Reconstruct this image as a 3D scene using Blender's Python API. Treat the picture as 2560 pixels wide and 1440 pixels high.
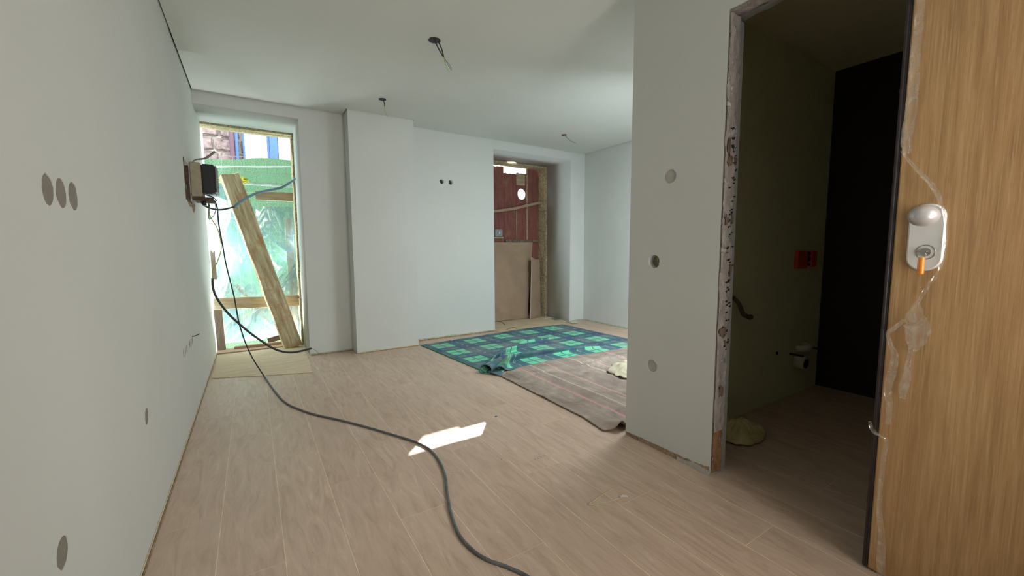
import bpy, bmesh, math, random
from mathutils import Vector, Matrix, noise
random.seed(7)
C = bpy.context.scene.collection
for o in list(bpy.data.objects): bpy.data.objects.remove(o)

# ---------------------------------------------------------------- camera
F_PX, YAW, PITCH, ROLL, CAM_H = 1019.03, .5662, -.0932, -.0051, 1.1
_cy, _sy, _cp, _sp = math.cos(YAW), math.sin(YAW), math.cos(PITCH), math.sin(PITCH)
FW = Vector((_sy*_cp, _cy*_cp, _sp)); _r = Vector((_cy, -_sy, 0)); _u = _r.cross(FW)
RT = math.cos(ROLL)*_r + math.sin(ROLL)*_u; UP = -math.sin(ROLL)*_r + math.cos(ROLL)*_u
cam_data = bpy.data.cameras.new('camera'); cam = bpy.data.objects.new('camera', cam_data); C.objects.link(cam)
cam_data.sensor_width = 36; cam_data.lens = F_PX/2560*36; cam_data.clip_start = .02
m = Matrix((RT, UP, -FW)).transposed().to_4x4(); m.translation = Vector((0, 0, CAM_H)); cam.matrix_world = m
bpy.context.scene.camera = cam
EYE = Vector((0, 0, CAM_H))
def ray(px, py): return FW + RT*((px-1280)/F_PX) - UP*((py-720)/F_PX)
def onX(px, py, x): v = ray(px, py); return EYE + v*(x/v.x)
def onY(px, py, y): v = ray(px, py); return EYE + v*(y/v.y)
def onZ(px, py, z=0): v = ray(px, py); return EYE + v*((z-CAM_H)/v.z)

# ---------------------------------------------------------------- world, sun, lights
vs = bpy.context.scene.view_settings
vs.view_transform = 'Standard'; vs.look = 'None'; vs.gamma = 1; vs.use_curve_mapping = False
vs.exposure = 0.08
w = bpy.data.worlds.new('sky'); bpy.context.scene.world = w; w.use_nodes = True
bg = w.node_tree.nodes['Background']; bg.inputs[0].default_value = (.80, .92, 1, 1); bg.inputs[1].default_value = 7.0
sun_d = bpy.data.lights.new('sun', 'SUN'); sun = bpy.data.objects.new('sun', sun_d); C.objects.link(sun)
sun_d.energy = 30; sun_d.angle = .006; sun_d.color = (1, .97, .9)
SUN_DIR = Vector((-2.62, -3.35, -2.34)).normalized()
sun.rotation_euler = SUN_DIR.to_track_quat('-Z', 'Y').to_euler()
def area(name, loc, direction, sx, sy, power, col, spread=math.pi):
    d = bpy.data.lights.new(name, 'AREA'); d.shape = 'RECTANGLE'; d.size = sx; d.size_y = sy; d.energy = power; d.color = col; d.spread = spread
    o = bpy.data.objects.new(name, d); C.objects.link(o); o.location = loc
    o.rotation_euler = Vector(direction).to_track_quat('-Z', 'Z').to_euler(); return o
# added unseen fill lamps: behind the camera, behind the partition, around the left window
area('entrance_fill', (1.38, -.80, 1.3), (-.45, 1, .1), .7, 1.6, 27, (1, .955, .89), 2.4)
area('nook_fill', (2.95, 2.02, 1.2), (.45, 1, -.15), .9, 1.6, 22, (.80, .95, 1))
area('nook_fill_high', (3.35, 2.08, 2.30), (-.03, .03, -1), .9, .6, 32, (.95, .98, 1))
area('window_fill', (-.525, 5.46, 1.25), (1, -.42, .06), .20, 2.0, 44, (.76, .93, 1))
area('window_fill', (.60, 5.595, 1.3), (-1, -.6, -.05), .14, 1.9, 11, (.74, .88, 1))
area('sill_fill', (.04, 5.575, -.07), (0, -.34, 1), .80, .08, 46, (.95, .99, 1))  # added lamp under the sill, lights the soffit like ground bounce

# ---------------------------------------------------------------- node helpers
def lin(c):
    if isinstance(c, str):
        c = [int(c[i:i+2], 16)/255 for i in (0, 2, 4)]
        c = [x/12.92 if x <= .04045 else ((x+.055)/1.055)**2.4 for x in c]
    return (c[0], c[1], c[2], 1)
class G:
    def __init__(s, name, rough=.7, metal=0.):
        s.m = bpy.data.materials.new(name); s.m.use_nodes = True; s.nt = s.m.node_tree
        s.p = s.nt.nodes['Principled BSDF']; s.p.inputs['Roughness'].default_value = rough; s.p.inputs['Metallic'].default_value = metal
        s.out = s.nt.nodes['Material Output']
    def n(s, t, **k):
        a = s.nt.nodes.new(t)
        for q, v in k.items(): setattr(a, q, v)
        return a
    def put(s, a, v):
        if hasattr(v, 'is_linked') or isinstance(v, bpy.types.NodeSocket): s.nt.links.new(v, a)
        else: a.default_value = v
    def math(s, op, a, b=0., c=None):
        x = s.n('ShaderNodeMath', operation=op); s.put(x.inputs[0], a); s.put(x.inputs[1], b)
        if c is not None: s.put(x.inputs[2], c)
        return x.outputs[0]
    def mix(s, f, a, b, mode='MIX'):
        x = s.n('ShaderNodeMix', data_type='RGBA', blend_type=mode); s.put(x.inputs[0], f); s.put(x.inputs[6], a); s.put(x.inputs[7], b); return x.outputs[2]
    def coord(s, kind='pos', scale=(1, 1, 1), rot=(0, 0, 0)):
        if kind == 'pos': v = s.n('ShaderNodeNewGeometry').outputs['Position']
        else: v = s.n('ShaderNodeTexCoord').outputs[kind]
        mp = s.n('ShaderNodeMapping'); mp.inputs['Scale'].default_value = scale; mp.inputs['Rotation'].default_value = rot
        s.nt.links.new(v, mp.inputs[0]); return mp.outputs[0]
    def noise(s, vec, scale=5., detail=4., rough=.5, dist=0.):
        x = s.n('ShaderNodeTexNoise'); s.nt.links.new(vec, x.inputs['Vector'])
        x.inputs['Scale'].default_value = scale; x.inputs['Detail'].default_value = detail; x.inputs['Roughness'].default_value = rough; x.inputs['Distortion'].default_value = dist
        return x.outputs['Fac']
    def ramp(s, f, stops):
        x = s.n('ShaderNodeValToRGB'); s.put(x.inputs[0], f); e = x.color_ramp.elements
        while len(e) < len(stops): e.new(.5)
        for i, (p, c) in enumerate(stops): e[i].position = p; e[i].color = lin(c) if not isinstance(c, float) else (c, c, c, 1)
        return x.outputs[0]
    def rng(s, f, a, b, c=0., d=1.):
        x = s.n('ShaderNodeMapRange'); s.put(x.inputs[0], f); x.inputs[1].default_value = a; x.inputs[2].default_value = b; x.inputs[3].default_value = c; x.inputs[4].default_value = d
        return x.outputs[0]
    def bump(s, h, strength=.3, dist=.01):
        x = s.n('ShaderNodeBump'); x.inputs['Strength'].default_value = strength; x.inputs['Distance'].default_value = dist
        s.put(x.inputs['Height'], h); s.nt.links.new(x.outputs[0], s.p.inputs['Normal']); return x
    def col(s, v): s.put(s.p.inputs['Base Color'], v); return s
def plain(name, c, rough=.6, metal=0., var=.12, scale=20., bump=.15, bd=.004, kind='pos', stretch=(1, 1, 1)):
    g = G(name, rough, metal); v = g.coord(kind, stretch); n = g.noise(v, scale, 5, .6)
    c = lin(c); a = tuple(x*(1-var) for x in c[:3])+(1,); b = tuple(min(1, x*(1+var)) for x in c[:3])+(1,)
    g.col(g.mix(g.rng(n, .3, .7), a, b))
    if bump: g.bump(n, bump, bd)
    return g.m
M = {}
# painted wall
def wallmat(name, c):
    g = G(name, .75); v = g.coord(); n = g.noise(v, 1.3, 3, .5); f = g.noise(v, 160, 3, .6)
    l = lin(c); g.col(g.mix(g.rng(n, .3, .7), tuple(x*.97 for x in l[:3])+(1,), tuple(min(1, x*1.03) for x in l[:3])+(1,))); g.bump(f, .06, .002); return g.m
M['wall'] = wallmat('wall_paint', (.615, .63, .605)); M['ceil'] = wallmat('ceiling_paint', (.65, .665, .63))
M['bathwall'] = wallmat('bathroom_plasterboard', (.78, .79, .54))
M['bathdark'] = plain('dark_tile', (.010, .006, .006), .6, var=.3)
M['filler'] = plain('grey_filler', (.235, .215, .18), .9, var=.1, scale=30)
M['pale_filler'] = plain('pale_filler', (.44, .44, .39), .9, var=.1, scale=30)
M['dark'] = plain('dark_void', (.02, .018, .015), .9)
M['raw_edge'] = plain('raw_plaster_edge', (.33, .23, .15), .95, var=.45, scale=60, bump=.8, bd=.01)
M['green_edge'] = plain('raw_green_board', (.42, .50, .36), .95, var=.3, scale=30, bump=.5)
M['cream_edge'] = plain('raw_cream_board', (.62, .56, .36), .95, var=.25, scale=40, bump=.5)
# floor planks
g = G('floor_plank', .42)
info = g.n('ShaderNodeObjectInfo'); pos = g.n('ShaderNodeNewGeometry').outputs['Position']
off = g.n('ShaderNodeVectorMath', operation='MULTIPLY_ADD'); g.nt.links.new(info.outputs['Random'], off.inputs[0]); off.inputs[1].default_value = (31, 17, 5); g.nt.links.new(pos, off.inputs[2])
mp = g.n('ShaderNodeMapping'); mp.inputs['Scale'].default_value = (7, 1.1, 1); g.nt.links.new(off.outputs[0], mp.inputs[0])
grain = g.noise(mp.outputs[0], 2.6, 8, .62, 1.9)
mp2 = g.n('ShaderNodeMapping'); mp2.inputs['Scale'].default_value = (22, 3.5, 1); g.nt.links.new(off.outputs[0], mp2.inputs[0])
gr2 = g.noise(mp2.outputs[0], 3, 6, .7, 1.2)
dust = g.noise(pos, 1.1, 5, .6, .5)
base = g.ramp(grain, [(.30, (.46, .33, .245)), (.48, (.58, .43, .325)), (.62, (.64, .485, .37)), (.72, (.73, .59, .46))])
base = g.mix(g.rng(gr2, .55, .75, 0, .45), base, (.70, .57, .45, 1))
base = g.mix(g.rng(dust, .45, .75, 0, .45), base, (.66, .56, .46, 1))
base = g.mix(g.rng(info.outputs['Random'], 0, 1, 0, .2), base, (.44, .31, .23, 1))
g.col(base); g.bump(g.math('ADD', grain, g.math('MULTIPLY', gr2, .5)), .12, .003)
g.put(g.p.inputs['Roughness'], g.rng(dust, .3, .7, .38, .6)); M['plank'] = g.m
M['grout'] = plain('plank_joint', (.80, .66, .49), .8, var=.2)
# wood of the door
g = G('oak_door', .45); v = g.coord('pos', (1, 7.5, .45)); n = g.noise(v, 5, 7, .6, .9)
v2 = g.coord('pos', (1, 38, .8)); n2 = g.noise(v2, 6, 6, .7, .3); n3 = g.noise(g.coord('pos', (1, 2, .7)), 2.5, 3, .5, .5)
c1 = g.ramp(n, [(.32, (.37, .21, .088)), (.48, (.46, .275, .118)), (.6, (.51, .31, .14)), (.72, (.56, .35, .17))])
c1 = g.mix(g.rng(n2, .5, .7, 0, .55), c1, (.68, .47, .25, 1)); c1 = g.mix(g.rng(n2, .30, .45, .4, 0), c1, (.26, .125, .05, 1))
c1 = g.mix(g.rng(n3, .4, .7, 0, .5), c1, (.40, .20, .085, 1)); g.col(c1); g.bump(n2, .25, .002); M['oak'] = g.m
M['seal'] = plain('dark_edge_seal', (.045, .034, .036), .5, var=.2)
M['white_metal'] = plain('white_lacquered_metal', (.76, .76, .74), .28, 0, var=.02, bump=0)
M['satin'] = plain('satin_knob', (.66, .64, .64), .3, .35, var=.02, bump=0)
M['steel'] = plain('steel', (.45, .45, .43), .3, .9, var=.05, bump=0)
g = G('orange_plastic', .25); g.col((.95, .33, .015, 1)); g.p.inputs['Transmission Weight'].default_value = .25; M['orange'] = g.m
def timber(name, a, b, axis=2, rough=.85, warm=None):
    s = [9, 9, 9]; s[axis] = 1; g = G(name, rough); v = g.coord('Object', tuple(s)); n = g.noise(v, 3, 7, .65, .6); bl = g.noise(g.coord('Object'), 7, 4, .6)
    c = g.mix(g.rng(n, .35, .68), lin(a), lin(b))
    if warm: c = g.mix(g.rng(bl, .5, .66, 0, .7), c, lin(warm))
    g.col(c); g.bump(n, .5, .006); return g.m
M['old_beam'] = timber('old_beam', (.36, .27, .13), (.80, .72, .50), 2, warm=(.50, .27, .13))
M['pale_timber'] = timber('pale_timber', (.40, .30, .17), (.66, .56, .38), 2)
M['board'] = timber('weathered_board', (.30, .22, .14), (.52, .42, .29), 0)
M['dark_timber'] = timber('dark_timber', (.10, .07, .045), (.22, .16, .11), 2)
M['stone'] = plain('rough_stone', (.50, .42, .25), .95, var=.5, scale=45, bump=1., bd=.02)
g = G('red_plank', .8); v = g.coord('pos', (12, 2, 1.2)); n = g.noise(v, 3, 7, .65, .7); b = g.noise(g.coord(), 5, 5, .65)
inf = g.n('ShaderNodeObjectInfo').outputs['Random']
c = g.mix(g.rng(n, .35, .7), (.17, .040, .034, 1), (.30, .10, .085, 1)); c = g.mix(g.rng(b, .52, .68, 0, .8), c, (.24, .15, .085, 1)); c = g.mix(g.rng(inf, 0, 1, 0, .35), c, (.16, .09, .055, 1))
g.col(c); g.bump(n, .5, .006); M['red'] = g.m
M['kraft'] = plain('kraft_board', (.36, .25, .17), .9, var=.14, scale=4, bump=.1)
M['cut_edge'] = plain('cut_board_edge', (.66, .62, .50), .9)
g = G('floor_cardboard', .9); n = g.noise(g.coord('pos', (1, 9, 1)), 3, 4); sp = g.noise(g.coord('pos', (12, 34, 1), (0, 0, .25)), 1.5, 3, .5)
c = g.mix(g.rng(n, .35, .65), (.60, .48, .32, 1), (.70, .57, .40, 1)); g.col(g.mix(g.rng(sp, .66, .70, 0, 1), c, (.85, .80, .70, 1))); g.bump(n, .3, .004); M['cardboard'] = g.m
M['tan_board'] = plain('tan_board', (.60, .50, .33), .9, var=.1, scale=6)
# fabrics
g = G('plaid_fabric', .95); uv = g.n('ShaderNodeTexCoord').outputs['UV']; sx = g.n('ShaderNodeSeparateXYZ'); g.nt.links.new(uv, sx.inputs[0])
U_ = g.math('FRACT', g.math('DIVIDE', sx.outputs[0], .42)); V_ = g.math('FRACT', g.math('DIVIDE', sx.outputs[1], .38))
def band(x, a, b): return g.math('MULTIPLY', g.math('GREATER_THAN', x, a), g.math('LESS_THAN', x, b))
def absd(x, c): return g.math('ABSOLUTE', g.math('SUBTRACT', x, c))
cu, cv = absd(U_, .5), absd(V_, .5)
sq = g.math('MULTIPLY', band(cu, .020, .25), band(cv, .024, .27))
eu, ev = g.math('SUBTRACT', .5, cu), g.math('SUBTRACT', .5, cv)       # distance to the cell's border
d1 = g.math('MULTIPLY', g.math('LESS_THAN', eu, .012), band(cv, .03, .25)); d2 = g.math('MULTIPLY', g.math('LESS_THAN', ev, .012), band(cu, .03, .25))
star = g.math('MULTIPLY', g.math('LESS_THAN', eu, .03), g.math('LESS_THAN', ev, .03))
half = g.math('ADD', g.math('LESS_THAN', cu, .27), g.math('LESS_THAN', cv, .29))
c = g.mix(g.math('MULTIPLY', half, .5), (.040, .085, .175, 1), (.055, .20, .20, 1))
c = g.mix(sq, c, (.17, .70, .42, 1)); c = g.mix(g.math('MINIMUM', g.math('ADD', g.math('ADD', d1, d2), star), 1), c, (.28, .50, .42, 1))
dn = g.noise(g.coord(), 3.2, 5, .65); c = g.mix(g.rng(dn, .46, .72, 0, .6), c, (.34, .33, .29, 1)); fz = g.noise(g.coord('UV', (300, 300, 1)), 1, 2)
g.col(g.mix(g.rng(fz, .3, .7, 0, .16), c, (.3, .4, .4, 1))); g.bump(fz, .5, .003); M['plaid'] = g.m
g = G('grey_blanket', .97); uv = g.n('ShaderNodeTexCoord').outputs['UV']; sx = g.n('ShaderNodeSeparateXYZ'); g.nt.links.new(uv, sx.inputs[0]); X_ = sx.outputs[0]
dn = g.noise(g.coord(), 4, 6, .7, .6); st = g.noise(g.coord('UV', (26, .6, 1)), 1, 3)
c = g.mix(g.rng(dn, .35, .7), (.27, .215, .18, 1), (.50, .44, .355, 1)); c = g.mix(g.rng(st, .45, .6, 0, .4), c, (.27, .175, .17, 1))
for x0, wd, cc in ((2.012, .010, (.68, .34, .32, 1)), (2.152, .007, (.60, .50, .40, 1)), (2.302, .008, (.66, .36, .33, 1)), (2.62, .009, (.60, .50, .40, 1)), (2.76, .009, (.66, .36, .33, 1)), (3.1, .008, (.66, .36, .33, 1))):
    c = g.mix(g.math('MULTIPLY', g.math('LESS_THAN', absd(X_, x0), wd), .85), c, cc)
fz = g.noise(g.coord('UV', (260, 260, 1)), 1, 2); g.col(c); g.bump(g.math('ADD', fz, dn), .6, .005); M['greyb'] = g.m
M['blanket_hem'] = plain('blanket_hem', (.36, .28, .22), .95, var=.35, scale=90, bump=.8)
M['plaid_hem'] = plain('plaid_hem', (.06, .30, .17), .95, var=.3, scale=60)
M['cream_cloth'] = plain('cream_cloth', (.56, .50, .36), .95, var=.12, scale=8)
M['yellow_cloth'] = plain('yellow_cloth', (.62, .55, .26), .95, var=.2, scale=9)
M['black_cable'] = plain('black_cable', (.025, .028, .03), .45, bump=0); M['floor_cable'] = plain('dusty_grey_cable', (.12, .13, .135), .5, var=.3, scale=25, bump=0)
M['blue_conduit'] = plain('blue_grey_conduit', (.18, .32, .40), .5, bump=0); M['green_wire'] = plain('earth_wire', (.42, .50, .07), .5, var=.3, scale=60, bump=0)
M['grey_wire'] = plain('grey_wire', (.22, .22, .2), .5, bump=0); M['blue_wire'] = plain('blue_wire', (.05, .12, .2), .5, bump=0); M['black_plastic'] = plain('black_plastic', (.016, .014, .018), .5, bump=0)
M['beige_plastic'] = plain('beige_plastic', (.40, .35, .25), .55, bump=0); M['grey_plastic'] = plain('grey_plastic', (.27, .27, .29), .55, bump=0)
M['brick'] = plain('cavity_brick', (.11, .062, .042), .95, var=.5, scale=30, bump=.8, bd=.01)
M['red_plastic'] = plain('orange_red_plastic', (.80, .09, .03), .5, bump=0); M['white_plastic'] = plain('white_plastic', (.72, .70, .62), .4, bump=0)
def film(name, c, alpha, rough=.15, gl=.3, wr=6.):
    g = G(name); nt = g.nt; tr = g.n('ShaderNodeBsdfTransparent'); tl = g.n('ShaderNodeBsdfTranslucent'); df = g.n('ShaderNodeBsdfDiffuse'); gs = g.n('ShaderNodeBsdfGlossy')
    gs.inputs['Roughness'].default_value = rough
    tl.inputs[0].default_value = lin(c); df.inputs[0].default_value = lin(c)
    a = g.n('ShaderNodeMixShader'); a.inputs[0].default_value = .5; nt.links.new(tl.outputs[0], a.inputs[1]); nt.links.new(df.outputs[0], a.inputs[2])
    b = g.n('ShaderNodeMixShader'); b.inputs[0].default_value = gl; nt.links.new(a.outputs[0], b.inputs[1]); nt.links.new(gs.outputs[0], b.inputs[2])
    n = g.noise(g.coord('pos', (1, 1, .7), (0, .5, 0)), wr, 6, .6, 1.5); f = g.rng(n, .4, .65, alpha*.55, min(1, alpha*1.5))
    d = g.n('ShaderNodeMixShader'); nt.links.new(f, d.inputs[0]); nt.links.new(tr.outputs[0], d.inputs[1]); nt.links.new(b.outputs[0], d.inputs[2])
    nt.links.new(d.outputs[0], g.out.inputs[0]); return g.m
M['sheet'] = film('plastic_sheet', (.20, .36, .43), .74, .2, .25, 5); M['flap'] = film('plastic_flap', (.85, .9, .88), .6, .2, .2, 8); M['door_film'] = film('door_film', (.86, .78, .66), .46, .12, .4, 30)
g = G('green_net', .9); n = g.noise(g.coord('pos', (75, 1, 200)), 1, 3, .6); n2 = g.noise(g.coord(), 2.2, 3)
g.col(g.mix(g.rng(n, .42, .58), (.04, .16, .06, 1), (.55, .60, .42, 1))); g.p.inputs['Transmission Weight'].default_value = 0
tr = g.n('ShaderNodeBsdfTranslucent'); tr.inputs[0].default_value = (.14, .36, .20, 1); mx = g.n('ShaderNodeMixShader'); mx.inputs[0].default_value = .5
g.nt.links.new(g.p.outputs[0], mx.inputs[1]); g.nt.links.new(tr.outputs[0], mx.inputs[2]); g.nt.links.new(mx.outputs[0], g.out.inputs[0]); M['net'] = g.m
M['galv'] = plain('galvanised', (.45, .52, .52), .5, .2, bump=0); M['mortar'] = plain('mortar', (.40, .36, .34), .95, var=.3)
M['stones'] = plain('granite_stone', (.22, .16, .155), .95, var=.55, scale=14, bump=.8, bd=.02)
M['blue_paint'] = plain('blue_paint', (.055, .13, .30), .5); M['purple_pipe'] = plain('purple_pipe', (.11, .05, .085), .5); M['render'] = plain('white_render', (.70, .69, .68), .9, var=.05, scale=2)
M['pane'] = plain('sky_white_pane', (.85, .87, .88), .15, bump=0); M['street'] = plain('street', (.22, .22, .21), .9); M['leaf'] = plain('yellow_leaves', (.50, .48, .03), .8, var=.5, scale=50)  # panes: the sky's reflection is put into their white colour
# ragged door jamb plaster
g = G('rough_jamb_plaster', .95); n = g.noise(g.coord('pos', (1, 1, .5)), 18, 7, .65, .8); n2 = g.noise(g.coord('pos', (1, 1, .6)), 55, 5, .7)
c = g.mix(g.rng(n, .35, .65), (.31, .265, .24, 1), (.47, .425, .39, 1)); g.col(g.mix(g.rng(n2, .62, .68, 0, .85), c, (.10, .075, .055, 1))); g.bump(g.math('ADD', n, n2), .9, .012); M['jamb'] = g.m
M['jamb_side'] = plain('grey_jamb_board', (.27, .275, .25), .9, var=.12); M['jamb_wood'] = plain('exposed_jamb_timber', (.27, .14, .06), .95, var=.45, scale=25, bump=.8, bd=.01)

# ---------------------------------------------------------------- geometry helpers
def tag(o, label=None, cat=None, group=None, kind=None):
    for k, v in (('label', label), ('category', cat), ('group', group), ('kind', kind)):
        if v: o[k] = v
    return o
def link(name, me, mt, parent=None, smooth=False):
    o = bpy.data.objects.new(name, me); C.objects.link(o)
    if mt is not None:
        me.materials.clear(); me.materials.append(M[mt] if isinstance(mt, str) else mt)
    if smooth:
        for p in me.polygons: p.use_smooth = True
    if parent is not None:
        o.parent = parent; o.matrix_parent_inverse = Matrix.Translation(-parent.location)
    return o
def empty(name, loc=(0, 0, 0)):
    o = bpy.data.objects.new(name, None); C.objects.link(o); o.location = loc; o.empty_display_size = .1; return o
def py(name, vs_, fs, mt, parent=None, smooth=False, uvs=None):
    me = bpy.data.meshes.new(name); me.from_pydata([tuple(v) for v in vs_], [], fs); me.update()
    if uvs:
        l = me.uv_layers.new(name='UV')
        for lp in me.loops: l.data[lp.index].uv = uvs[lp.vertex_index]
    return link(name, me, mt, parent, smooth)
def box(name, a, b, mt, parent=None, bevel=0., rough=0., cuts=0, seed=0):
    bm = bmesh.new(); bmesh.ops.create_cube(bm, size=1)
    a, b = Vector(a), Vector(b)
    for v in bm.verts: v.co = Vector([a[i]+(v.co[i]+.5)*(b[i]-a[i]) for i in range(3)])
    if bevel: bmesh.ops.bevel(bm, geom=bm.edges[:], offset=bevel, segments=2, affect='EDGES', clamp_overlap=True)
    if cuts: bmesh.ops.subdivide_edges(bm, edges=bm.edges[:], cuts=cuts, use_grid_fill=True)
    if rough:
        for v in bm.verts: v.co += noise.noise_vector(v.co*9+Vector((seed, seed*2, 0)))*rough
    me = bpy.data.meshes.new(name); bm.to_mesh(me); bm.free(); return link(name, me, mt, parent)
def bar(name, p, q, wd, th, mt, parent=None, side=(1, 0, 0), bevel=.002, cuts=0, rough=0., seed=0, local=False):
    """a timber from p to q: width along `side`, thickness across it"""
    p, q = Vector(p), Vector(q); z = (q-p).normalized(); x = (Vector(side)-z*Vector(side).dot(z)).normalized(); y = z.cross(x); L = (q-p).length
    bm = bmesh.new(); bmesh.ops.create_cube(bm, size=1)
    for v in bm.verts: v.co = Vector((v.co.x*wd, v.co.y*th, (v.co.z+.5)*L))
    if bevel: bmesh.ops.bevel(bm, geom=bm.edges[:], offset=bevel, segments=1, affect='EDGES')
    if cuts: bmesh.ops.subdivide_edges(bm, edges=bm.edges[:], cuts=cuts, use_grid_fill=True)
    if rough:
        for v in bm.verts: v.co += noise.noise_vector(v.co*8+Vector((seed, 0, seed)))*rough
    me = bpy.data.meshes.new(name); bm.to_mesh(me); bm.free()
    o = link(name, me, mt, None)
    mw = Matrix((x, y, z)).transposed().to_4x4(); mw.translation = p
    if parent is not None: o.parent = parent; o.matrix_parent_inverse = Matrix.Translation(-parent.location)
    o.matrix_basis = mw; return o
def smooth_pts(pts, n=6):
    P = [Vector(p) for p in pts]; out = []
    for i in range(len(P)-1):
        a, b, c, d = P[max(i-1, 0)], P[i], P[i+1], P[min(i+2, len(P)-1)]
        for k in range(n):
            t = k/n; out.append(.5*((2*b)+(c-a)*t+(2*a-5*b+4*c-d)*t*t+(3*b-a-3*c+d)*t**3))
    return out+[P[-1]]
def tube(name, pts, r, mt, parent=None, seg=8, n=6, sm=True):
    P = smooth_pts(pts, n) if sm else [Vector(p) for p in pts]
    rr = r if callable(r) else (lambda t: r); vs_, fs = [], []; up = Vector((.13, .21, 1)).normalized()
    for i, p in enumerate(P):
        t = (P[min(i+1, len(P)-1)]-P[max(i-1, 0)]).normalized(); x = t.cross(up)
        if x.length < .05: x = t.cross(Vector((1, 0, 0)))
        x.normalize(); y = x.cross(t); R = rr(i/(len(P)-1))
        for k in range(seg): a = 2*math.pi*k/seg; vs_.append(p+x*R*math.cos(a)+y*R*math.sin(a))
    for i in range(len(P)-1):
        for k in range(seg): fs.append((i*seg+k, i*seg+(k+1) % seg, (i+1)*seg+(k+1) % seg, (i+1)*seg+k))
    fs += [tuple(range(seg))[::-1], tuple((len(P)-1)*seg+k for k in range(seg))]
    o = py(name, vs_, fs, mt, parent, True)
    for p in o.data.polygons[-2:]: p.use_smooth = False
    return o
def disc(c, r, n=24, wob=0., seed=0, sy=1.): return [(c[0]+r*(1+wob*noise.noise(Vector((math.cos(2*math.pi*k/n)*2, math.sin(2*math.pi*k/n)*2, seed))))*math.cos(2*math.pi*k/n), c[1]+sy*r*(1+wob*noise.noise(Vector((math.cos(2*math.pi*k/n)*2, math.sin(2*math.pi*k/n)*2, seed))))*math.sin(2*math.pi*k/n)) for k in range(n)]
def rrect(x0, y0, x1, y1, r, n=5):
    out = []
    for cx, cy_, a0 in ((x1-r, y1-r, 0), (x0+r, y1-r, 90), (x0+r, y0+r, 180), (x1-r, y0+r, 270)):
        for k in range(n+1): a = math.radians(a0+90*k/n); out.append((cx+r*math.cos(a), cy_+r*math.sin(a)))
    return out
def slab(name, outer, holes, thick, plane, at_, mt, parent=None):
    """flat plate with real holes. plane 'X': 2d=(y,z), face at x=at_, body towards sign(thick); same for 'Y' (x,z) and 'Z' (x,y)"""
    cu = bpy.data.curves.new('c', 'CURVE'); cu.dimensions = '2D'; cu.fill_mode = 'BOTH'; cu.extrude = abs(thick)/2
    for loop in [outer]+holes:
        s = cu.splines.new('POLY'); s.points.add(len(loop)-1); s.use_cyclic_u = True
        for i, (a, b) in enumerate(loop): s.points[i].co = (a, b, 0, 1)
    tmp = bpy.data.objects.new('tmp', cu); C.objects.link(tmp); dg = bpy.context.evaluated_depsgraph_get()
    me = bpy.data.meshes.new_from_object(tmp.evaluated_get(dg)); bpy.data.objects.remove(tmp)
    for v in me.vertices:
        a, b, c = v.co; d = at_+thick/2+c
        v.co = {'X': (d, a, b), 'Y': (a, d, b), 'Z': (a, b, d)}[plane]
    bm = bmesh.new(); bm.from_mesh(me); bmesh.ops.remove_doubles(bm, verts=bm.verts[:], dist=1e-5); bmesh.ops.recalc_face_normals(bm, faces=bm.faces[:]); bm.to_mesh(me); bm.free()
    me.name = name; return link(name, me, mt, parent)
def plate(name, loop, thick, plane, at_, mt, parent=None): return slab(name, loop, [], thick, plane, at_, mt, parent)

# ---------------------------------------------------------------- room numbers
XL, XP, XP2, XR = -.378, 1.825, 1.940, 4.325
YF, YJ, YN, YB, YB2, YO, YS = -.47, 1.082, 1.616, 4.701, 4.730, 5.316, 5.52
XC0, XC1, YC = .895, 1.579, 4.503
W1R, W1H, W2L, W2R, W2H = .4626, 2.418, 2.729, 4.047, 2.413
H = 2.529; HT = 2.545; HB = 2.43

# ---------------------------------------------------------------- floor
floor = py('floor', [(-.5, -.8, -.03), (4.5, -.8, -.03), (4.5, 5.52, -.03), (-.5, 5.52, -.03), (-.5, -.8, -.0004), (4.5, -.8, -.0004), (4.5, 5.52, -.0004), (-.5, 5.52, -.0004)],
           [(3, 2, 1, 0), (4, 5, 6, 7), (0, 1, 5, 4), (1, 2, 6, 5), (2, 3, 7, 6), (3, 0, 4, 7)], 'grout'); tag(floor, kind='structure')
PW, PL = .2070, 1.265
def plank_mesh(x0, y0, x1, y1):
    gx, e = .0013, .0004; x0 += gx; x1 -= gx; y0 += gx*.55; y1 -= gx*.55; z0, z1 = -.006, 0
    v = [(x0, y0, z0), (x1, y0, z0), (x1, y1, z0), (x0, y1, z0), (x0, y0, z1-e), (x1, y0, z1-e), (x1, y1, z1-e), (x0, y1, z1-e), (x0+e, y0+e, z1), (x1-e, y0+e, z1), (x1-e, y1-e, z1), (x0+e, y1-e, z1)]
    f = [(0, 1, 5, 4), (1, 2, 6, 5), (2, 3, 7, 6), (3, 0, 4, 7), (4, 5, 9, 8), (5, 6, 10, 9), (6, 7, 11, 10), (7, 4, 8, 11), (8, 9, 10, 11)]
    return v, f
for k in range(24):
    x0 = -.371+k*PW; x1 = min(x0+PW, 4.49)
    if k == 0: x0 = -.378
    j = (2.0-.4217*k) % PL; y = j-PL-PL
    while y < YS:
        a, b = max(y, -.78), min(y+PL, YS)
        if b-a > .05:
            v, f = plank_mesh(x0, a, x1, b); py('plank', v, f, 'plank', floor)
        y += PL

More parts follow.
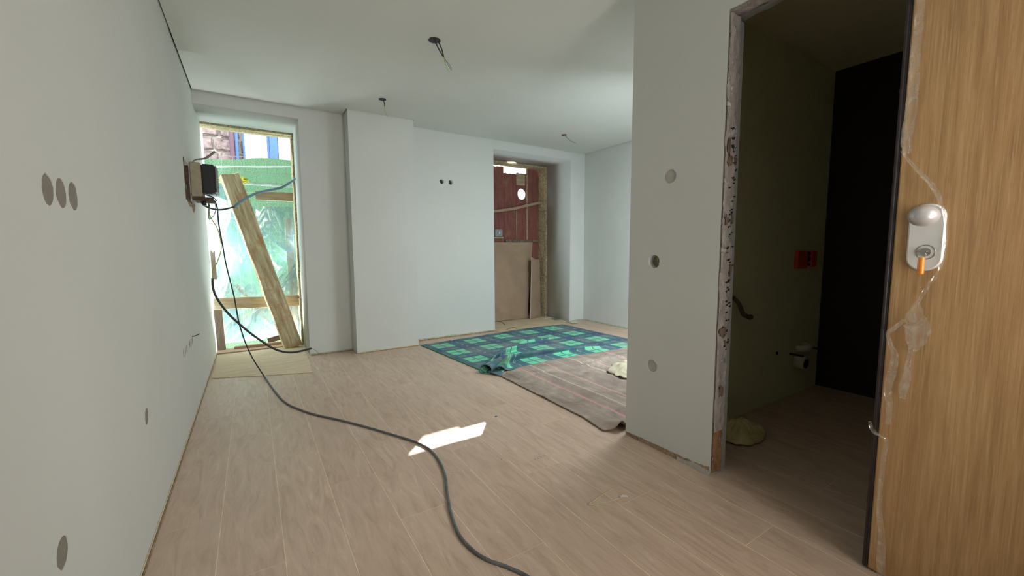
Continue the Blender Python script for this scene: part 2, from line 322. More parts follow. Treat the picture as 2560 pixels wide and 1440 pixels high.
# ---------------------------------------------------------------- walls
def cup(name, c, r, depth, plane, at_, inward, mt, parent, lab=None, wob=.12, seed=1):
    """socket hole: a ring wall and a bottom behind the wall's face"""
    L0 = disc(c, r*1.04, 24, wob, seed); n = len(L0); s = inward
    def P(q, d): return {'X': (at_+s*d, q[0], q[1]), 'Y': (q[0], at_+s*d, q[1]), 'Z': (q[0], q[1], at_+s*d)}[plane]
    v = [P(q, .0015) for q in L0]+[P(q, depth) for q in L0]; f = [(i, (i+1) % n, n+(i+1) % n, n+i) for i in range(n)]+[tuple(range(n, 2*n))]
    o = py(name, v, f, mt, parent)
    if lab: o['label'] = lab
    return o
# left wall: real holes for the sockets and for the fuse box cavity
hl = [((1.347, 1.240), .036, 11), ((1.424, 1.241), .036, 12), ((1.503, 1.243), .036, 13), ((2.058, .463), .034, 14), ((1.215, .455), .034, 15)]
h6 = [((3.105, .487), .030, 21), ((3.175, .487), .030, 22), ((3.245, .487), .030, 23), ((3.395, .487), .030, 24), ((3.462, .487), .030, 25), ((3.53, .487), .030, 26)]
cav = rrect(3.79, 1.49, 4.10, 1.772, .03)
wl = slab('wall_left', [(YF-.15, 0), (YO+.012, 0), (YO+.012, 2.62), (YF-.15, 2.62)], [disc(c, r, 24, .12, s) for c, r, s in hl+h6]+[cav], -.12, 'X', XL, 'wall'); tag(wl, kind='structure')
for c, r, s in hl: cup('filled_hole', c, r, .0025, 'X', XL, -1, 'filler', wl, 'round socket hole filled with grey plaster', .12, s)
for c, r, s in h6: cup('socket_hole', c, r, .003, 'X', XL, -1, 'filler', wl, 'small round socket hole low on the wall', .12, s)
box('cavity_back', (XL-.118, 3.80, 1.50), (XL-.08, 4.09, 1.765), 'brick', wl, rough=.01, cuts=4)
ch = plate('cavity_frame', [(3.775, 1.475), (4.115, 1.475), (4.115, 1.49), (3.80, 1.49), (3.79, 1.5), (3.79, 1.77), (3.80, 1.776), (3.775, 1.776)], .006, 'X', XL-.003, 'brick', wl)
plate('chipped_plaster', [(3.84, 1.474), (3.90, 1.455), (3.98, 1.44), (4.08, 1.45), (4.2, 1.41), (4.3, 1.44), (4.34, 1.49), (4.2, 1.49), (4.12, 1.475)], .002, 'X', XL-.001, 'raw_edge', wl)

def ragged(name, a, b, axis, at_, n_out, zmax, zmin, mt, parent, step=.025, seed=0, depth=.004, grow=None):
    """jagged unpainted strip along a wall's foot, proud of it by a few millimetres"""
    top = []; k = int((b-a)/step); z = 0
    for i in range(k+1):
        t = a+(b-a)*i/k; e = (noise.noise(Vector((t*6, seed, 0)))*.5+.5)*.6+(noise.noise(Vector((t*37, seed, 3)))*.5+.5)*.4
        g_ = 1 if grow is None else grow((t-a)/(b-a)); top.append((t, max(.003, zmin+(zmax-zmin)*e*g_)))
    loop = [(a, 0.0005)]+top+[(b, 0.0005)] if True else None
    return plate(name, loop, n_out*depth, axis, at_, mt, parent)
ragged('raw_edge', YF+.02, YO, 'X', XL, 1, .018, .004, 'cream_edge', wl, seed=2)
ragged('floor_gap', YF+.02, YO, 'X', XL+.004, 1, .010, .0, 'raw_edge', wl, seed=5, depth=.006)

# back wall around the tall left window
wb1 = plate('wall_back', [(XL, W1H), (W1R, W1H), (W1R, 0), (XC0+.02, 0), (XC0+.02, 2.62), (XL, 2.62)], YO-YB, 'Y', YB, 'wall'); tag(wb1, kind='structure')
ragged('raw_edge', W1R+.005, XC0-.005, 'Y', YB, -1, .030, .010, 'green_edge', wb1, seed=9); ragged('floor_gap', W1R+.005, XC0-.005, 'Y', YB-.004, -1, .016, .004, 'raw_edge', wb1, seed=10, depth=.003)
col = box('wall_column', (XC0, YC, 0), (XC1, YO, 2.62), 'wall'); tag(col, kind='structure')
ragged('raw_edge', XC0+.003, XC1-.003, 'Y', YC, -1, .030, .002, 'cream_edge', col, seed=12); ragged('floor_gap', XC0+.003, XC1-.003, 'Y', YC-.004, -1, .012, .003, 'raw_edge', col, seed=13, depth=.003)
hb = [((2.003, 1.935), .030, 31), ((2.120, 1.935), .030, 32)]
wb2 = slab('wall_back', [(XC1, 0), (W2L, 0), (W2L, W2H), (W2R, W2H), (W2R, 0), (XR+.1, 0), (XR+.1, 2.62), (XC1, 2.62)], [disc(c, r, 24, .03, s) for c, r, s in hb], YO-YB2, 'Y', YB2, 'wall'); tag(wb2, kind='structure')
for c, r, s in hb: cup('socket_box', c, r, .045, 'Y', YB2, 1, 'black_plastic', wb2, 'dark round empty wall light box', .03, s)
ragged('raw_edge', XC1+.01, W2L-.005, 'Y', YB2, -1, .045, .012, 'green_edge', wb2, seed=15, grow=lambda t: 1-.35*t); ragged('floor_gap', XC1+.01, W2L-.005, 'Y', YB2-.004, -1, .022, .006, 'raw_edge', wb2, seed=16, depth=.003)
ragged('raw_edge', W2R+.005, XR-.005, 'Y', YB2, -1, .035, .010, 'green_edge', wb2, seed=17)
wr = box('wall_right', (XR, YN-.02, 0), (XR+.1, YB2+.02, 2.62), 'wall'); tag(wr, kind='structure')
ragged('raw_edge', YN+.02, YB2-.005, 'X', XR, -1, .035, .010, 'green_edge', wr, seed=18)
# partition with the bathroom doorway
hp = [((1.360, 1.470), .036, 41, 'pale_filler', .004), ((1.445, 1.033), .036, 42, 'filler', .04), ((1.440, .460), .034, 43, 'pale_filler', .006)]
pw = slab('wall_partition', [(.15, 2.147), (YJ, 2.147), (YJ, 0), (YN, 0), (YN, 2.62), (YF, 2.62), (YF, 0), (.15, 0)], [disc(c, r, 24, .1, s) for c, r, s, _, _ in hp], XP2-XP, 'X', XP, 'wall'); tag(pw, kind='structure')
for c, r, s, mt, d in hp: cup('socket_hole' if d > .01 else 'filled_hole', c, r, d, 'X', XP, 1, mt, pw, 'open round socket hole with an earth wire' if d > .01 else 'round socket hole filled flush with pale plaster', .1, s)
tube('earth_wire', [(XP+.03, 1.425, 1.04), (XP+.012, 1.415, 1.052), (XP+.006, 1.425, 1.058), (XP+.01, 1.43, 1.04), (XP+.004, 1.418, 1.025), (XP+.02, 1.42, 1.01)], .0022, 'green_wire', pw)
ragged('raw_edge', YJ+.005, YN-.004, 'X', XP, -1, .050, .016, 'raw_edge', pw, step=.008, seed=20, depth=.003, grow=lambda t: .35+.65*(1-t))
ragged('filler_lump', YJ, YJ+.18, 'X', XP-.002, -1, .045, .012, 'pale_filler', pw, step=.008, seed=33, depth=.005, grow=lambda t: .4+.6*math.sin(math.pi*min(1, t*1.3)))
# rough jamb face and header soffit: displaced sheets of plaster
def roughface(name, u0, u1, v0, v1, nu, nv, fn, mt, parent, amp, chips=0., seed=0, edge=.004):
    vs_, fs = [], []
    for j in range(nv+1):
        for i in range(nu+1):
            s_, t_ = i/nu, j/nv; u = u0+(u1-u0)*s_; v = v0+(v1-v0)*t_
            d = amp*(.5+noise.fractal(Vector((u*22, v*9, seed)), 1., 2., 4)*.8)
            c_ = noise.noise(Vector((u*40, v*26, seed+7)))
            if chips and c_ > chips and 0 < i < nu: d -= amp*1.8
            if i == 0: u -= .0022*noise.noise(Vector((v*40, seed, 1)))+.001; d = max(-.001, min(d, amp*.6))
            if i == nu: u += edge*2.2*noise.noise(Vector((v*20, seed, 4)))
            vs_.append(fn(u, v, d))
    for j in range(nv):
        for i in range(nu): a = j*(nu+1)+i; fs.append((a, a+1, a+nu+2, a+nu+1))
    o = py(name, vs_, fs, mt, parent, True)
    return o
roughface('jamb_plaster', XP+.001, XP+.083, .22, 2.13, 22, 420, lambda u, v, d: (u, YJ-.004-d, v), 'jamb', pw, .010, .34, 3)
roughface('jamb_board', XP+.078, XP2+.004, .0, 2.12, 5, 90, lambda u, v, d: (u, YJ-.003-d*.5, v), 'jamb_side', pw, .003, 0, 5, .002)
roughface('exposed_timber', XP+.003, XP+.080, .012, .24, 8, 40, lambda u, v, d: (u, YJ-.003-d, v), 'jamb_wood', pw, .006, .4, 8)
roughface('header_plaster', XP+.001, XP+.075, .16, YJ-.002, 10, 90, lambda u, v, d: (u, v, 2.143-d), 'jamb', pw, .012, .5, 6)
roughface('header_board', XP+.070, XP2+.004, .16, YJ-.002, 5, 40, lambda u, v, d: (u, v, 2.135-d), 'jamb_side', pw, .004, 0, 9)
for k in range(60):   # dark plates on the jamb, the shade of notches put into their colour
    z = random.choice([random.uniform(.60, 1.66), random.uniform(.9, 1.66)]); x = XP+random.uniform(.045, .088); s = random.uniform(.004, .011)
    a = random.uniform(.1, .9); pts = [(x-s, z), (x+s*.9, z+s*a), (x+s*.5, z+s*random.uniform(-.2, .6)-s*.5), (x-s*.2, z-s*random.uniform(.2, 1))]
    dn_ = .010*(.5+noise.fractal(Vector((x*22, z*9, 3)), 1., 2., 4)*.8); plate('dark_notch_plate', pts, -.005, 'Y', YJ-.0035-dn_, 'dark', pw)
for z, x, sx_, sz in ((1.56, .022, .010, .040), (1.50, .030, .020, .022), (1.50, .075, .012, .018), (1.23, .028, .012, .02), (1.24, .072, .010, .018), (.71, .035, .024, .022), (.66, .06, .014, .014), (1.0, .078, .008, .03), (.42, .04, .02, .03)):
    plate('dark_jamb_plate', [(XP+x+q[0]*1., z+q[1]) for q in disc((0, 0), 1, 14, .9, z*9) for q in [(q[0]*sx_, q[1]*sz)]], -.003, 'Y', YJ-.0115, 'dark_timber', pw)  # raised flat dark plates on the jamb face
# front wall (behind the camera) with the open entrance
wf = plate('wall_front', [(XL, 0), (.86, 0), (.86, 2.13), (1.74, 2.13), (1.74, 0), (XP2, 0), (XP2, 2.62), (XL, 2.62)], -.15, 'Y', YF, 'wall'); tag(wf, kind='structure')
# bathroom
bw = box('wall_bathroom', (XP2+.0, 1.40, 0), (XR+.1, YN, 2.62), 'bathwall'); tag(bw, kind='structure')
ld = plate('wall_light_block', [(.2, -.9), (.3, -.9), (.3, -1.9), (2.4, -1.9), (2.4, -.62), (2.5, -.62), (2.5, -2.0), (.2, -2.0)], 2.62, 'Z', 0, 'wall'); tag(ld, kind='structure')  # added unseen box behind the entrance, keeps the sky light out
lf = box('floor_light_block', (-.4, -2, -.05), (2.5, -.62, -.001), 'cardboard'); tag(lf, kind='structure')
lw = box('wall_light_block', (-.4, -.90, 0), (.3, -.62, 2.62), 'wall'); tag(lw, kind='structure')
lc = box('ceiling_light_block', (-.4, -2, 2.62), (2.5, -.62, 2.7), 'ceil'); tag(lc, kind='structure')
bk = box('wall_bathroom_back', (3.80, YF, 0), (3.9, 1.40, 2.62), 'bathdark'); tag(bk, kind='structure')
bf = box('wall_bathroom_front', (XP2, YF-.15, 0), (3.9, YF, 2.62), 'bathwall'); tag(bf, kind='structure')
nk = box('wall_nook', (XP2, YN, 0), (XR, YN+.012, 2.62), 'wall'); tag(nk, kind='structure')

# ---------------------------------------------------------------- ceiling with a recessed shadow joint
gj = .010
ch_ = [((1.131, 2.75), .034, 51), ((1.125, 4.043), .028, 52), ((3.373, 4.077), .030, 53)]
outer = [(XL+gj, YF+gj), (XP-gj, YF+gj), (XP-gj, YN+gj), (XR-gj, YN+gj+.012), (XR-gj, YB2-gj), (XC1+gj, YB2-gj), (XC1+gj, YC-gj), (XC0-gj, YC-gj), (XC0-gj, YB-gj), (XL+gj, YB-gj)]
ceil = slab('ceiling', outer, [disc(c, r, 20, .05, s) for c, r, s in ch_], .016, 'Z', H, 'ceil'); tag(ceil, kind='structure')
void = box('ceiling_void', (-.55, -.8, 2.62), (4.6, 5.6, 2.8), 'dark', ceil)
shade = box('joint_backing', (XL-.05, YF-.1, 2.575), (XR+.05, YB2+.1, 2.60), 'raw_edge', ceil)
for c, r, s in ch_: cup('light_hole', c, r, .03, 'Z', H, 1, 'black_plastic', ceil, 'dark cut-out for a ceiling light', .05, s)
bc = box('ceiling_bathroom', (XP2+.002, YF, HB), (3.80, 1.40, HB+.05), 'ceil'); tag(bc, kind='structure')
bc.data.materials[0] = wallmat('bathroom_ceiling', (.80, .76, .56))
# ceiling wires
L1 = empty('ceiling_cable', (1.131, 2.75, H)); tag(L1, 'pair of black ceiling cables with yellow and blue wire ends, nearest of three', 'cable', 'loose ceiling light cables')
q = lambda x, y, yy=2.75: onY(1020+x/4.5, 60+y/4.5, yy)
tube('sheath', [q(285, 160), q(300, 190), q(340, 270), q(385, 350), q(402, 376)], .0042, 'black_cable', L1)
tube('sheath', [q(320, 165), q(345, 205), q(378, 280), q(396, 345), q(402, 372)], .0042, 'black_cable', L1)
plate('cap_ring', disc((1.131, 2.75), .040, 20, .1, 3), -.004, 'Z', H-.0005, 'black_plastic', L1)
tube('yellow_wire', [q(402, 372), q(415, 430), q(440, 500), q(472, 543)], .0019, 'green_wire', L1); tube('yellow_wire', [q(402, 372), q(412, 400), q(428, 470), q(460, 530)], .0019, 'green_wire', L1)
tube('blue_wire', [q(402, 372), q(420, 405), q(462, 450), q(492, 510)], .0016, 'blue_wire', L1); tube('blue_wire', [q(402, 372), q(425, 410), q(455, 470), q(490, 525)], .0014, 'blue_wire', L1)
L2 = empty('ceiling_cable', (1.125, 4.043, H)); tag(L2, 'thin loose cable hanging from the ceiling hole in front of the column', 'cable', 'loose ceiling light cables')
q = lambda x, y: onY(x, y, 4.043)
tube('sheath', [q(957, 246), q(960, 255), q(962, 266)], .004, 'black_cable', L2); tube('wire', [q(962, 266), q(961, 274), q(965, 284), q(968, 292)], .0018, 'green_wire', L2)
plate('cap_ring', disc((1.125, 4.043), .033, 20, .1, 4), -.004, 'Z', H-.0005, 'black_plastic', L2)
L3 = empty('ceiling_cable', (3.373, 4.077, H)); tag(L3, 'single grey cable curving down from the ceiling hole before the plank window', 'cable', 'loose ceiling light cables')
q = lambda x, y: onY(1020+x/4.5, 60+y/4.5, 4.077)
tube('sheath', [q(1735, 1236), q(1765, 1252), q(1800, 1290), q(1845, 1322), q(1880, 1338)], .0042, 'grey_wire', L3)
plate('cap_ring', disc((3.373, 4.077), .034, 20, .15, 6), -.004, 'Z', H-.0005, 'brick', L3)

# ---------------------------------------------------------------- stone surrounds of the two openings
def stone_back(x0, x1, parent): box('mortar_bed', (x0, YO+.02, 0), (x1, YS+.005, 2.40), 'stone', parent)
def stone_part(a, b, parent, s): return box('stone', a, b, 'stone', parent, .004, .010, 7, s)
w1 = empty('window_1', (.04, 5.42, 0)); tag(w1, kind='structure')
stone_part((XL-.45, YO+.014, 2.400), (W1R+.1, YS, 2.62), w1, 1)
for i, (z0, z1) in enumerate(((0, .55), (.56, 1.3), (1.31, 1.9), (1.91, 2.395))):
    stone_part((W1R-.018, YO+.002, z0), (W1R+.16, YS, z1), w1, 2+i)
stone_back(W1R-.010, W1R+.15, w1)
w2 = empty('window_2', (3.4, 5.42, 0)); tag(w2, kind='structure')
stone_part((W2L-.1, YO+.002, 2.392), (W2R+.1, YS, 2.62), w2, 11)
for i, (z0, z1) in enumerate(((0, .66), (.67, 1.225), (1.235, 1.72), (1.73, 2.40))):
    stone_part((W2R-.012, YO+.002, z0), (W2R+.16, YS, z1), w2, 12+i); stone_part((W2L-.16, YO+.002, z0), (W2L+.012, YS, z1), w2, 22+i)
stone_back(W2R-.005, W2R+.15, w2); stone_back(W2L-.15, W2L-.004, w2)
wo = plate('wall_outside', [(W1R+.14, -.4), (W2L-.14, -.4), (W2L-.14, 2.62), (W2R+.14, 2.62), (W2R+.14, -.4), (4.9, -.4), (4.9, 4), (-2, 4), (-2, 2.62), (W1R+.14, 2.62)], .12, 'Y', YO+.06, 'stone'); tag(wo, kind='structure')
wo2 = plate('wall_outside', [(-2, -.4), (-.80, -.4), (-.80, 2.62), (-2, 2.62)], .12, 'Y', YO+.06, 'stone'); tag(wo2, kind='structure')
sill = box('trim_1', (XL, 5.30, 0), (W1R-.02, YS, .012), 'kraft'); tag(sill, kind='structure')

# ---------------------------------------------------------------- left window: props, boards, plastic
o = bar('raking_beam', (.345, 5.215, .005), (-.160, 5.47, 1.93), .180, .085, 'old_beam', None, (1, .15, 0), .006, 9, .010, 3)
tag(o, 'long rough timber beam leaning diagonally across the tall left window', 'beam')
o = bar('cross_board', (XL+.003, 5.425, .535), (W1R-.004, 5.425, .515), .125, .025, 'board', None, (0, 0, 1), .002, 5, .003, 5)
o.data.materials[0] = M['pale_timber']; tag(o, 'low horizontal board nailed across the left window behind the leaning beam', 'board')
o = bar('cross_board', (.07, 5.46, 1.722), (.49-.035, 5.46, 1.727), .10, .022, 'pale_timber', None, (0, 0, 1), .002, 5, .003, 8)
tag(o, 'short pale board high at the right side of the left window', 'board')
o = bar('upright_post', (.405, 5.74, -.40), (.405, 5.74, 1.50), .085, .05, 'pale_timber', None, (1, 0, 0), .003, 5, .004, 9); tag(o, 'pale upright timber behind the plastic at the right of left window', 'post')
o = bar('upright_post', (XL+.04, 5.475, 0), (XL+.032, 5.475, .475), .075, .04, 'dark_timber', None, (1, 0, 0), .003, 5, .004, 11); tag(o, 'short dark brown post standing in the lower left corner of left window', 'post')
o = bar('upright_post', (XL+.02, 5.475, .80), (XL+.02, 5.475, 1.12), .04, .04, 'dark_timber', None, (1, 0, 0), .003, 5, .004, 12); tag(o, 'brown timber stub beside the torn plastic at the left wall', 'post')
a, b = onY(590, 712, 5.72), onY(718, 860, 5.70)
o = bar('thin_strut', a, b, .035, .02, 'board', None, (1, 0, 0), .002); tag(o, 'thin diagonal strut behind the low cross board of left window', 'strut')
o = box('threshold_board', (-.22, 5.42, .0125), (.26, 5.47, .040), 'kraft', None, .003); tag(o, 'reddish brown board on the sill at the foot of the left window', 'board')
o = bar('timber_offcut', (.10, 5.52, .05), (.40, 5.535, .11), .06, .03, 'dark_timber', None, (0, 0, 1), .002, 3, .003, 4); tag(o, 'short brown offcut lying behind the foot of the leaning beam', 'offcut')
def sheet(name, cols, rows, fn, mt, parent=None):
    vs_ = [fn(i/cols, j/rows) for j in range(rows+1) for i in range(cols+1)]
    fs = [(j*(cols+1)+i, j*(cols+1)+i+1, (j+1)*(cols+1)+i+1, (j+1)*(cols+1)+i) for j in range(rows) for i in range(cols)]
    return py(name, vs_, fs, mt, parent, True)
def crease(x, z, seed=0.):
    v = Vector((x*3, z*2, seed)); f = noise.noise(v*1.3)
    d = .022*f
    for (a, b, c, amp) in ((.9, .45, .9, .018), (-.7, .7, .35, .014), (.35, .93, 1.3, .012), (.8, -.6, -.2, .014), (.6, .8, 1.05, .016)):
        t = a*x+b*z-c+.06*noise.noise(v*2); d += amp*math.exp(-(t/.022)**2)
    return d+.004*noise.noise(v*9)
def f_sheet(s, t):
    x = XL+.006+(W1R+.05-XL)*s; top = 1.90-.30*min(1, s*1.9)**.8+.05*math.sin(s*7)+.02*noise.noise(Vector((s*9, 0, 0)))
    if s > .55: top = 1.62+.03*(s-.55)
    z = .05+(top-.05)*t; return (x, 5.640+crease(x, z), z)
o = sheet('plastic_sheet', 60, 120, f_sheet, 'sheet'); tag(o, 'crumpled clear plastic sheet closing the tall left window', 'plastic sheet')
def f_flap(s, t):
    x = XL+.004+.21*s*(1-.35*t)+.02*math.sin(t*5); z = 1.72-.55*t-.10*math.sin(math.pi*s)*t-.08*s*(1-t)
    return (x, 5.46+.03*math.sin(s*9+t*3)+.02*noise.noise(Vector((s*5, t*5, 2))), z)
o = sheet('plastic_flap', 24, 40, f_flap, 'flap'); tag(o, 'torn milky plastic flap hanging at the left edge of left window', 'plastic flap')
def f_flap2(s, t):
    z = 1.15-.72*t; x = XL+.006+.24*s*(1-t*.75)*(.6+.4*math.sin(2.6*t+.6)); return (x, 5.50+.025*math.sin(s*7+t*4), z)
o = sheet('plastic_flap', 20, 40, f_flap2, 'flap'); tag(o, 'second loose plastic flap, lower down beside the left wall', 'plastic flap')

# ---------------------------------------------------------------- outside
st = box('ground', (-12, YS+.02, -.45), (16, 30, -.40), 'street'); tag(st, kind='structure')
nf = empty('net_fence', (.2, 5.95, -.4)); tag(nf, 'green shade net on a wire fence outside the left window', 'fence')
def f_net(s, t):
    x = -1.6+4.0*s; top = 2.205+.10*(x)+.012*math.sin(x*9); z = -.4+(top+.4)*t; return (x, 5.95+.015*noise.noise(Vector((x*3, z*3, 0))), z)
net = sheet('shade_net', 60, 30, f_net, 'net', nf)
for k in range(2):
    z0 = (2.105, 1.905)[k]; sl = (.10, .0)[k]
    tube('rail', [(-1.6, 5.915, z0-1.6*sl), (2.4, 5.915, z0+2.4*sl)], .012, 'galv', nf, sm=False)
vs_, fs = [], []
def thin(p, q, r=.0022):
    p, q = Vector(p), Vector(q); z = (q-p).normalized(); x = z.cross(Vector((0, 1, 0))); y = Vector((0, 1, 0)); b = len(vs_)
    for e in (p, q):
        for sx_, sy_ in ((1, 1), (-1, 1), (-1, -1), (1, -1)): vs_.append(e+x*r*sx_+y*r*sy_)
    fs.extend([(b, b+1, b+5, b+4), (b+1, b+2, b+6, b+5), (b+2, b+3, b+7, b+6), (b+3, b, b+4, b+7)])
for k in range(26): x = -.9+k*.11; thin((x, 5.93, 0), (x, 5.93, 2.235+.1*x))
for k in range(10): z = 2.23-k*.12; thin((-.9, 5.93, z-.09), (1.9, 5.93, z+.19) if k == 0 else (1.9, 5.93, z+.0))
wm = py('wire_mesh', vs_, fs, 'galv', nf); wm['kind'] = 'stuff'
bm = bmesh.new(); bmesh.ops.create_icosphere(bm, subdivisions=4, radius=1)
for v in bm.verts:
    n_ = noise.noise(v.co*6)*.35+noise.noise(v.co*17)*.3; v.co = v.co*(1+n_); v.co = Vector((v.co.x*.13, v.co.y*.06, v.co.z*.055))+Vector((-.13, 5.84, 1.93))
me = bpy.data.meshes.new('shrub'); bm.to_mesh(me); bm.free(); o = link('flowering_sprig', me, 'leaf'); tag(o, 'yellow flowering sprig in front of the green net', 'plant')
ha = empty('stone_house', (0, 8.5, -.4)); tag(ha, 'stone house with blue framed windows seen above the green net', 'building')
box('wall', (-4, 8.56, -.4), (3.9, 8.9, 4.9), 'mortar', ha)
rs = random.Random(4); z = 2.0
while z < 3.9:
    hh = rs.uniform(.20, .34); x = -1.5+rs.uniform(0, .2)
    while x < 1.3:
        ww = rs.uniform(.25, .48); a, b = x, min(x+ww, 1.3)
        if not (b > -.02 and a < .80): box('stone', (a+.012, 8.52+rs.uniform(-.02, .01), z+.012), (b-.012, 8.58, z+hh-.012), 'stones', ha, .02, .02, 2, int(x*50))
        elif a < -.06: box('stone', (a+.012, 8.53, z+.012), (-.03, 8.58, z+hh-.012), 'stones', ha, .01, .015, 2, int(x*50))
        x += ww
    z += hh
box('rain_pipe', (-.215, 8.40, 1), (-.145, 8.50, 4.2), 'purple_pipe', ha, .01); box('blue_board', (-.14, 8.44, 1), (-.09, 8.50, 4.2), 'blue_paint', ha, .005)
for i, (a, b) in enumerate(((.0, .345), (.50, .95))):
    wfm = box('window_frame', (a-.03, 8.47, 2.0), (b+.02, 8.55, 3.17), 'blue_paint', ha, .006); box('pane', (a, 8.46, 2.03), (b-.02, 8.475, 3.12), 'pane', wfm)
box('blue_panel', (.365, 8.45, 2.0), (.49, 8.55, 3.2), 'blue_paint', ha, .006); box('eave', (-4, 8.3, 4.9), (4, 9, 5.0), 'board', ha)
hbx = empty('white_house', (7, 8.5, -.4)); tag(hbx, 'low white rendered house glimpsed over the red planks', 'building')
box('wall', (3.92, 8.5, -.4), (12, 12, 4.30), 'render', hbx); box('coping', (3.9, 8.44, 4.30), (12, 12.1, 4.345), 'mortar', hbx, .01)
o = bar('white_pipe', (-.575*5.9/8.5-.02, 5.86, -.40), (-.60*5.9/8.5-.01, 5.86, 2.9), .06, .06, 'white_plastic', None, (1, 0, 0), .012); tag(o, 'white upright pipe at the far left outside the left window', 'pipe')

# ---------------------------------------------------------------- right window: red planks, lath, junction box, boards
door2 = empty('plank_screen', (3.4, 5.55, 0)); tag(door2, 'screen of weathered dark red planks boarding up the right window', 'boarding')
zp = -.3
def plank(x0, x1, z0, z1, y=5.53, hole=None, dz=0.):
    n = 8; top = [(x1-(x1-x0)*i/n, z1+.012*noise.noise(Vector((x0*9, i*.9, 3)))-dz*i/n) for i in range(n+1)]
    side = [(x0+.004*noise.noise(Vector((z_*4, x0, 0))), z_) for z_ in [z1-(z1-z0)*k/12 for k in range(1, 12)]]
    loop = [(x0, z0), (x1, z0)]+top+side
    return slab('plank', loop, [hole] if hole else [], .024, 'Y', y, 'red', door2)
plank(2.72, 3.17, zp, 2.36, 5.532); plank(3.175, 3.368, zp, 2.385, 5.530); plank(3.378, 3.606, zp, 2.292, 5.532)
ho = disc((3.712, 1.990), .080, 28, .05, 2, 1.12)
plank(3.612, 3.802, zp, 2.318, 5.530, ho); plank(3.810, 4.06, zp, 2.43, 5.534)
pp = box('patch_board', (3.600, 5.518, 2.125), (3.765, 5.530, 2.31), 'board', door2, .002)
box('split_strip', (3.797, 5.520, 1.25), (3.816, 5.530, 2.40), 'board', door2, .002); bar('split_strip', (3.605, 5.524, 1.25), (3.600, 5.524, 1.72), .012, .008, 'board', door2)
box('broken_edge', (3.38, 5.50, 1.222), (4.03, 5.53, 1.262), 'dark_timber', door2, .004, .012, 6, 3)
L_ = [onY(1180+x/5.143, 340+y/5.143, 5.475) for x, y in ((285, 968), (420, 952), (560, 930), (720, 890), (898, 852))]
L_ = smooth_pts([L_[0]-Vector((.4, 0, .04))]+L_, 5); vs_ = []; fs = []
for i, p in enumerate(L_): vs_ += [p+Vector((0, -.03, -.020)), p+Vector((0, -.03, .020)), p+Vector((0, -.012, .020)), p+Vector((0, -.012, -.020))]
for i in range(len(L_)-1):
    for k in range(4): fs.append((i*4+k, i*4+(k+1) % 4, i*4+4+(k+1) % 4, i*4+4+k))
fs += [(3, 2, 1, 0), tuple(len(L_)*4-4+k for k in range(4))]
o = py('bent_lath', vs_, fs, 'kraft'); tag(o, 'thin bent wooden lath bowed across the red planks', 'lath')
jb = empty('junction_box', (3.25, 5.49, 1.36)); tag(jb, 'small grey junction box fixed on the red planks above the leaning board', 'junction box')
box('body', (3.165, 5.455, 1.305), (3.30, 5.518, 1.415), 'grey_plastic', jb, .006); box('latch', (3.232, 5.450, 1.345), (3.242, 5.456, 1.375), 'white_plastic', jb, .001); box('bracket', (3.10, 5.50, 1.28), (3.34, 5.518, 1.30), 'pale_timber', jb, .002)
# leaning boards
def lean(name, pts_b, pts_t, thick, mt, yb, yt, label):
    """a sheet leaning back: bottom points (x), top points (x, z)"""
    lo = [(x, yb, .006) for x in pts_b]; hi = [(x, yb+(yt-yb)*z/pts_t[0][1], z) for x, z in pts_t]
    n_ = len(lo)+len(hi); ring = lo+hi[::-1]; v = ring+[(x, y+thick, z) for x, y, z in ring]
    f = [tuple(range(n_))[::-1], tuple(range(n_, 2*n_))]+[(i, (i+1) % n_, n_+(i+1) % n_, n_+i) for i in range(n_)]
    o = py(name, v, f, mt); o.data.materials.append(M['cut_edge'])
    for p in o.data.polygons[2:]: p.material_index = 1
    return tag(o, label, 'board')
lean('leaning_sheet', [2.76, 3.705], [(2.76, 1.215), (3.90, 1.222)], .013, 'kraft', 5.37, 5.497, 'large brown board leaning against the red planks in the right window')
a0, a1 = Vector((3.70, 5.27, .006)), Vector((3.765, 5.325, .985)); b0, b1 = Vector((3.995, 5.40, .006)), Vector((3.985, 5.42, .945)); a2 = Vector((3.87, 5.375, .945))
nrm = Vector((.5, -1, 0)).normalized()*-.012; ring = [a0, b0, b1, a2, a1]; v = ring+[p+nrm for p in ring]
o = py('leaning_offcut', v, [(4, 3, 2, 1, 0), (5, 6, 7, 8, 9)]+[(i, (i+1) % 5, 5+(i+1) % 5, 5+i) for i in range(5)], 'kraft'); o.data.materials.append(M['cut_edge'])
for p in o.data.polygons[2:]: p.material_index = 1
tag(o, 'narrow pale-edged board offcut standing in the corner against the stone jamb', 'board')
def flat(name, poly, z0, th, mt, label, cat, curl=0., step=.05, seed=0):
    """thin sheet on the floor with a slightly ragged outline"""
    out = []
    for i in range(len(poly)):
        a, b = Vector(poly[i]), Vector(poly[(i+1) % len(poly)]); k = max(1, int((b-a).length/step))
        for j in range(k): p = a.lerp(b, j/k); out.append((p.x+.006*noise.noise(Vector((p.x*9, p.y*9, seed))), p.y+.006*noise.noise(Vector((p.y*9, p.x*9, seed+4)))))
    o = plate(name, out, th, 'Z', z0, mt); return tag(o, label, cat)
flat('floor_cardboard', [(-.352, 4.315), (.03, 4.15), (.402, 4.02), (.428, 4.45), (.445, 5.19), (-.355, 5.19)], .001, .005, 'cardboard', 'sheet of speckled cardboard on the floor before the left window', 'cardboard')
flat('floor_board', [(2.745, 4.66), (3.12, 4.68), (3.82, 4.60), (3.93, 4.64), (4.0, 4.9), (4.03, 5.25), (2.745, 5.25)], .001, .006, 'tan_board', 'pale tan board laid on the floor in the right window recess', 'board', seed=3)
